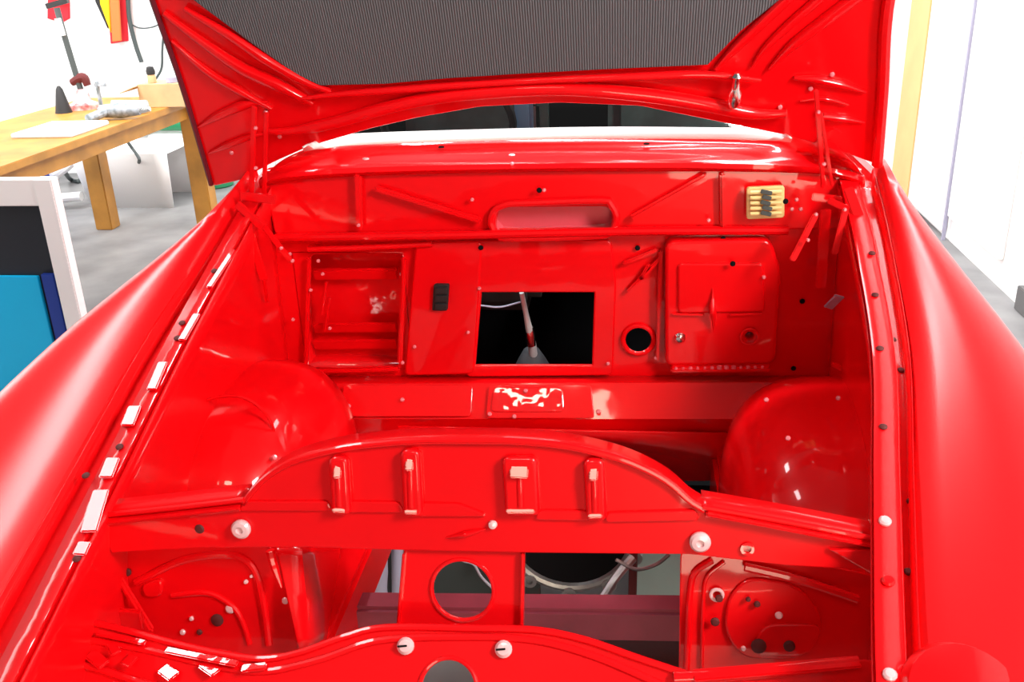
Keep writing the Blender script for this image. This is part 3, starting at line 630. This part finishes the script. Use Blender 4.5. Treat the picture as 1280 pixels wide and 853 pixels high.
for p in ((508, 808), (630, 812)):
    bb = part('panel_bolt', lathe([(.013, 0), (.013, .005), (.009, .010), (0, .011)], lpt(*p), LN, 16), BOLT, parent=low, label='pale bolt')
    part('bolt_slot', bar(lpt(p[0]-9, p[1]+1, .013), lpt(p[0]+3, p[1], .013), .003, .002, n=LN, bev=.0005), DARK, parent=low)
part('centre_pip', lathe([(.006, 0), (.005, .004), (0, .005)], at(570, 783, CP)+Vector((0, -.004, 0)), CP[1], 12), BOLT, parent=low)
for i, (a0, b0, w) in enumerate((((125, 792), (185, 804), .010), ((210, 812), (300, 832), .012), ((115, 815), (135, 835), .02), ((170, 815), (160, 838), .018), ((205, 833), (222, 850), .02), ((255, 826), (275, 845), .02), ((305, 838), (335, 832), .014), ((140, 800), (150, 822), .016))):
    part('crinkle_glint', fbar(lpt(*a0, .008), lpt(*b0, .008), w, .006, facing(lpt(*a0), (-1.5, 2.3, 3.3))), PAINT2, parent=low)  # facets added for bright glints, each tilted between camera and lamp
part('corner_channel', tube([lpt(100, 790, .004), lpt(82, 812, .004), lpt(60, 818, .004)], .008, 8, 12), PAINT2, parent=low)
part('lower_edge', tube([lpt(x, y, .004) for x, y in [(60, 820), (130, 838), (220, 868)]], .006, 8, 14), PAINT2, parent=low)
part('lip_glint', bar(lpt(866, 845, .012), lpt(1072, 828, .012), .022, .005, n=facing(lpt(970, 838), (1.15, 3.4, 3.3)), bev=.0015), parent=low)  # bar shaped for the bright line on the lower lip
# headlamp bucket crown at right front
part('headlamp_bucket', lathe([(.075, 0), (.075, .02), (.066, .035), (.03, .045), (0, .048)], at(1186, 845, RP)+Vector((0.01, -.02, -.03)), (0, -.45, .9), 32), PAINT, parent=rf)
# ---- things of the car seen below
ax = part('cross_beam', bar(at(430, 768, YP(1.55)), at(1000, 775, YP(1.55)), .075, .06, bev=.008), DUST, label='dusty rose cross beam under the bay')
part('under_tray', box((.38, 1.62, .385), (.42, .20, .012), rot=Matrix.Rotation(radians(12), 4, 'X')), mat('tray_dark', (.035, .016, .016), .6))
gb = part('bell_housing', ringtube(ellp(712, 668, YP(1.98), .155, 48), .012), STEEL, label='open grey bell housing')
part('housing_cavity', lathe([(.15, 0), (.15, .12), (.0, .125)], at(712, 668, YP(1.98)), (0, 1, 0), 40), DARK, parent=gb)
for t in range(10):
    c_ = at(712, 668, YP(1.98)); an = 2*pi*t/10+.3
    part('housing_lug', lathe([(.018, 0), (.018, .02), (.008, .02), (.008, .012), (0, .012)], c_+Vector((cos(an)*.168, .005, sin(an)*.168)), (0, -1, 0), 14), STEEL, parent=gb)
part('gearbox_casing', lathe([(.16, 0), (.11, .15), (.08, .5), (.06, .55)], at(712, 668, YP(2.1)), (0, 1, 0), 24), STEEL, parent=gb)
part('steering_arm', tube([at(745, 762, YP(1.75)), at(768, 725, YP(1.8)), at(790, 698, YP(1.85))], [.012, .010, .012], 10), STEEL)
part('rusty_rod', tube([at(792, 690, YP(1.9)), at(790, 762, YP(1.9))], .010, 8), RUST)
part('wire_loop', tube([at(x, y, YP(1.7)) for x, y in [(568, 696), (580, 702), (592, 706), (602, 722), (618, 738)]], .003, 6), mat('cable_pale', (.4, .4, .45), .5))
part('wire_loop', tube([at(x, y, YP(1.7)) for x, y in [(770, 700), (795, 712), (820, 706), (836, 694)]], .004, 6), STEEL)
tp = part('grey_tube', tube([at(470, 650, YP(1.8)), at(471, 700, YP(1.8)), at(473, 735, YP(1.8)), at(476, 749, YP(1.8))], [.026, .026, .025, .018], 14), LAV, label='pale lavender-grey tube')
part('grey_tube', tube([at(496, 650, YP(1.85)), at(497, 745, YP(1.85))], .014, 12), LAV)
part('floor_shade_plate', box(at(600, 722, YP(2.02))+Vector((-.02, .05, -.06)), (.34, .01, .26)), mat('shaded_floor_grey', (.035, .045, .045), .7))  # dark plate standing in for shaded floor seen through the round hole
# sills
for x in (-.70, .84): part('body_side', box((x, 3.05, .82), (.06, 1.8, .72), bev=.02))
part('rear_panel', box((.08, 3.98, .82), (1.6, .06, .72), bev=.02))
part('tail_deck', box((.08, 3.9, 1.2), (1.55, .25, .04), bev=.015))
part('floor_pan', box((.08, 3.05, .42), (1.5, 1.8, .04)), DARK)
# two stands carry the car
for i, (x, y, w_) in enumerate(((-.33, 1.95, 'left front'), (.40, 2.3, 'right front'), (-.5, 3.6, 'left rear'), (.66, 3.6, 'right rear'))):
    s_ = empty('axle_stand', (x, y, 0), 'black axle stand on the floor under the %s of the red car' % w_, 'stand', 'axle stands under the car')
    t_ = .438 if i < 1 else .398
    O('post', lathe([(.02, .02), (.02, t_-.02), (.04, t_-.015), (.04, t_)], (x, y, 0), (0, 0, 1), 16), RUB, s_)
    for q in range(3):
        an = 2*pi*q/3+.5; O('leg', bar((x, y, t_*.6), (x+.13*cos(an), y+.13*sin(an), .008), .025, .008, n=(0, 0, 1)), RUB, s_)

# pale board behind the front opening
tag(O('storage_board', box(at(822, 728, YP(2.12))+Vector((0, 0, -.14)), (.14, .02, .56), bev=.004), AQUA), 'pale blue board standing on floor under the car, seen through front opening', 'board')
bo = bpy.data.objects['storage_board']; zc = bo.location.z

# ================================================================ workshop left of the car
TZ = .88
wb = empty('workbench', (-3.0, 5.3, 0), 'wooden workbench with tools on top, against the left side behind the car', 'workbench')
O('tabletop', box((-3.01, 4.85, TZ-.02), (.84, 2.8, .04), bev=.004), WOOD, wb)
O('apron', box((-2.66, 4.85, TZ-.085), (.03, 2.6, .09), bev=.003), WOOD, wb); O('apron', box((-3.36, 4.85, TZ-.085), (.03, 2.6, .09), bev=.003), WOOD, wb)
O('apron', box((-3.01, 6.17, TZ-.085), (.66, .03, .09), bev=.003), WOOD, wb)
for x in (-3.40, -2.66):
    for y in (3.55, 6.15):
        O('leg', box((x+.02, y, (TZ-.04)/2), (.12, .12, TZ-.04), bev=.006), WOOD, wb)
TP = ZP(TZ)
def on(px, py): return at(px, py, TP)
# papers
p = on(88, 164); tag(O('paper_tray', box(p+Vector((-.05, 0, .012)), (.34, .40, .024), bev=.005), WHITE), 'white tray at the near end of the workbench', 'tray')
# tools pile
def thing_tube(name, pts, r, m_, label, cat_, **k): return tag(O(name, tube(pts, r, 10), m_), label, cat_, **k)
p = on(148, 150)
dr_ = empty('power_drill', p, 'grey power drill lying on the workbench in front of cardboard box', 'drill')
O('body', tube([p+Vector((-.10, 0, .05)), p+Vector((0, .02, .05)), p+Vector((.12, .04, .05))], [.035, .045, .03], 12), GREYT, dr_)
O('handle', tube([p+Vector((-.06, 0, .05)), p+Vector((-.10, -.14, .03))], .026, 10), GREYT, dr_)
O('chuck', tube([p+Vector((.12, .04, .05)), p+Vector((.18, .05, .05))], [.022, .012], 10), CHR, dr_)
p = on(170, 142)
gr = empty('angle_grinder', p, 'pale blue-grey grinder lying beside the drill on the workbench', 'grinder')
O('body', tube([p+Vector((-.12, -.03, .045)), p+Vector((.08, .0, .045))], [.04, .032], 12), mat('pale_blue_tool', (.5, .58, .62), .4), gr)
O('disc', lathe([(.055, 0), (.055, .006), (0, .008)], p+Vector((-.15, -.03, .02)), (0, 0, 1)), STEEL, gr)
O('guard', lathe([(.06, 0), (.065, .012), (.03, .02)], p+Vector((-.15, -.03, .032)), (0, 0, 1)), GREYT, gr)
p = on(128, 140)
cl = empty('bar_clamp', p, 'dark bar clamp standing upright between the drill and red stand', 'clamp')
O('bar', box(p+Vector((0, 0, .09)), (.012, .03, .18), bev=.002), GREYT, cl); O('jaw', box(p+Vector((.02, 0, .16)), (.07, .02, .02), bev=.003), GREYT, cl); O('foot', box(p+Vector((.02, 0, .01)), (.09, .05, .02), bev=.003), GREYT, cl)
p = on(80, 141)
tag(O('rubber_cone', lathe([(.05, 0), (.045, .02), (.02, .14), (.008, .16)], p+Vector((0, 0, .0)), (0, 0, 1)), RUB), 'small black cone at the left on the workbench', 'cone')
# red stand with dark slim column
p = on(106, 136)
rs = empty('drill_stand', p, 'tall slim dark stand with a red and white base on the workbench', 'stand')
O('base', lathe([(.09, 0), (.09, .03), (.05, .05), (.04, .1), (.025, .12)], p, (0, 0, 1), 16), mat('red_white_base', (.75, .1, .1), .4, noise=1, nscale=14, col2=(.85, .8, .8)), rs)
O('motor_head', tube([p+Vector((-.05, 0, .16)), p+Vector((.03, 0, .19)), p+Vector((.05, .0, .14))], [.022, .03, .022], 10), RUST, rs)
O('column', tube([p+Vector((0, 0, .1)), p+Vector((-.035, .0, .42)), p+Vector((-.05, 0, .60))], .018, 10), CABLE, rs)
O('collar', tube([p+Vector((-.04, -.012, .44)), p+Vector((-.05, -.012, .54))], .020, 10), WHITE, rs)
O('crossbar', bar(p+Vector((-.11, 0, .61)), p+Vector((.03, 0, .64)), .03, .03), RUB, rs)
# cable on bench
thing_tube('power_cable', [on(146, 134)+Vector((0, 0, .03)), on(158, 133)+Vector((0, 0, .03)), on(168, 134)+Vector((0, 0, .012)), on(174, 138)+Vector((0, 0, .012)), on(164, 141)+Vector((0, 0, .012))], .008, CABLE, 'dark looped power cable on the workbench before the cardboard box', 'cable')
# cardboard box + bottle
p = on(196, 136)
cb = empty('cardboard_box', p, 'open-topped brown cardboard box at the far end of the workbench', 'box')
O('carton', box(p+Vector((.02, .17, .07)), (.30, .24, .14), bev=.003), CARD, cb)
O('flap', box(p+Vector((-.17, .12, .115)), (.10, .26, .005), rot=Matrix.Rotation(radians(-20), 4, 'Y')), CARD, cb)
q = p+Vector((-.06, .12, .142)); bt = empty('small_bottle', q, 'small black-capped pinkish bottle standing on the cardboard box', 'bottle')
O('bottle_body', lathe([(.026, 0), (.026, .04), (.02, .05)], q, (0, 0, 1), 14), CARD, bt); O('cap', lathe([(.026, .05), (.028, .07), (.02, .095), (0, .1)], q, (0, 0, 1), 14), RUB, bt)
q = p+Vector((.07, .12, .142)); tag(O('tape_roll', lathe([(.035, 0), (.035, .03), (.02, .03), (.02, 0)], q, (0, 0, 1), 20), LAV), 'small lavender roll on the cardboard box beside the bottle', 'tape roll')
# things on the back wall
WB = YP(7.93)
def hang(name, pts, m_, label, cat_, group=None):
    return tag(O(name, plate(pts, WB, .04, bev=.01), m_), label, cat_, group)
hang('red_strap', [(128, -90), (150, -90), (158, 50), (139, 53)], RSTR, 'broad red strap hanging on the back wall, beside the yellow one', 'strap')
tag(O('orange_strap', plate([(132, -90), (142, -90), (150, 50), (141, 51)], YP(7.84), .02, bev=.008), ORG), 'orange strap hanging in front of the broad red strap on the wall', 'strap')
tag(O('yellow_strap', plate([(120, -90), (131, -90), (136, 32), (126, 5)], YP(7.87), .03, bev=.01), YEL), 'yellow strap hanging on the wall between the black and orange straps', 'strap')
tag(O('black_strap', plate([(108, -90), (121, -90), (132, 28), (120, 2)], YP(7.90), .03, bev=.01), RUB), 'black strap hanging on the wall left of the yellow strap', 'strap')
hang('red_cloth', [(62, -90), (82, -90), (85, 22), (76, 27), (60, 22)], RSTR, 'red cloth hanging on the wall at the far left', 'cloth')
tag(O('orange_tag', plate([(70, -20), (79, -20), (80, 4), (72, 4)], YP(7.87), .02, bev=.006), ORG), 'small orange tag hanging in front of the red cloth', 'tag')
thing_tube('wall_cable', [at(x, y, YP(7.9)) for x, y in [(158, -90), (160, 0), (163, 30), (170, 58), (177, 78)]], .018, CABLE, 'thick dark cable hanging on the back wall beside the red strap', 'cable')
thing_tube('thin_wall_cable', [at(x, y, YP(7.9)) for x, y in [(205, -60), (206, 20), (203, 60), (202, 85), (194, 100)]], .010, CABLE, 'thin dark cable on the back wall just beside the raised bonnet', 'cable')
thing_tube('sagging_cable', [at(x, y, YP(7.91)) for x, y in [(163, 30), (175, 35), (190, 34), (204, 28)]], .006, CABLE, 'very thin cable sagging between two cables on the wall', 'cable')
# under / behind the bench
FZ = ZP(0)
thing_tube('floor_cable', [at(150, 165, YP(6.6)), at(165, 185, YP(6.6)), at(174, 202, YP(6.6)), at(160, 213, ZP(.02)), at(135, 218, ZP(.02))], .012, CABLE, 'dark cable hanging under the workbench down to the floor', 'cable')
thing_tube('coiled_hose', [at(82, 190, YP(6.9)), at(80, 210, YP(6.9)), at(88, 224, ZP(.025)), at(100, 226, ZP(.025)), at(115, 216, ZP(.025))], .018, CABLE, 'black hose looping onto the floor by the left bench leg', 'hose')
p = at(189, 250, ZP(0))
wbx = empty('white_bin', p, 'large white plastic bin with bent handle on floor behind the bench leg', 'bin')
O('tub', loft([[p+Vector((-.35, -.25, .0)), p+Vector((.30, -.25, .0))], [p+Vector((-.42, -.3, .42)), p+Vector((.34, -.3, .42))], [p+Vector((-.42, .3, .42)), p+Vector((.34, .3, .42))], [p+Vector((-.35, .25, .0)), p+Vector((.30, .25, .0))]], 8), WHITE, wbx, solid=.01)
O('handle', tube([p+Vector((-.40, -.28, .10)), p+Vector((-.62, -.3, .10)), p+Vector((-.66, -.3, .2)), p+Vector((-.45, -.28, .34)), p+Vector((-.38, -.2, .44))], .035, 10), WHITE, wbx)
p = at(222, 222, ZP(0))
gc = empty('green_case', p, 'green tube lying on white crate on the floor behind the bench', 'tube')
q = p+Vector((.22, .10, .45)); 
O('barrel', tube([q+Vector((-.55, 0, 0)), q+Vector((.5, 0, -.03))], .06, 14), GREEN, gc); O('end_cap', tube([q+Vector((-.60, 0, 0)), q+Vector((-.55, 0, 0))], [.05, .065], 14), GREEN, gc)
cr = tag(O('white_crate', box((q.x+.08, q.y, (q.z-.09)/2), (1.0, .24, q.z-.09), bev=.01), WHITE), 'low white crate on the floor carrying the green tube', 'crate')
p = at(266, 236, ZP(0)); gd = tag(O('green_drum', lathe([(.12, 0), (.13, .01), (.13, .26), (.10, .30), (0, .31)], p+Vector((0, .1, 0)), (0, 0, 1), 20), GREEN), 'small dark green drum on the floor next to the bonnet corner', 'drum')
p = at(76, 203, ZP(.35)); tag(O('blue_crate', box((p.x-.16, p.y-.3, .2), (.3, .3, .4), bev=.01), DBLUE), 'dark blue crate on the floor under the workbench at far left', 'crate')
# blue tool cabinet, bottom left
e0 = at(100, 370, YP(3.2)); X1 = e0.x
cab = empty('blue_panel_stand', (X1-.35, 3.2, 0), 'blue panel in a white frame standing on the floor at lower left', 'panel')
TOPZ = at(75, 222, YP(3.2)).z
for x in (X1-.035, X1-.70):
    O('post', box((x, 3.2, TOPZ/2), (.07, .05, TOPZ), bev=.004), WHITE, cab); O('foot', box((x-.03, 3.2, .02), (.05, .36, .04), bev=.004), WHITE, cab)
O('rail', box((X1-.37, 3.2, TOPZ-.05), (.62, .04, .10), bev=.004), WHITE, cab)
O('backing', box((X1-.37, 3.215, TOPZ/2), (.62, .012, TOPZ-.1)), mat('backing_black', (.01, .012, .02), .5), cab)
zb = at(75, 345, YP(3.2)).z
O('blue_board', box((X1-.41, 3.2, zb/2+.02), (.52, .015, zb-.04), bev=.002), BLUE, cab)
O('edge_strip', box((X1-.105, 3.195, zb/2+.02), (.05, .02, zb-.02), bev=.002), DBLUE, cab)
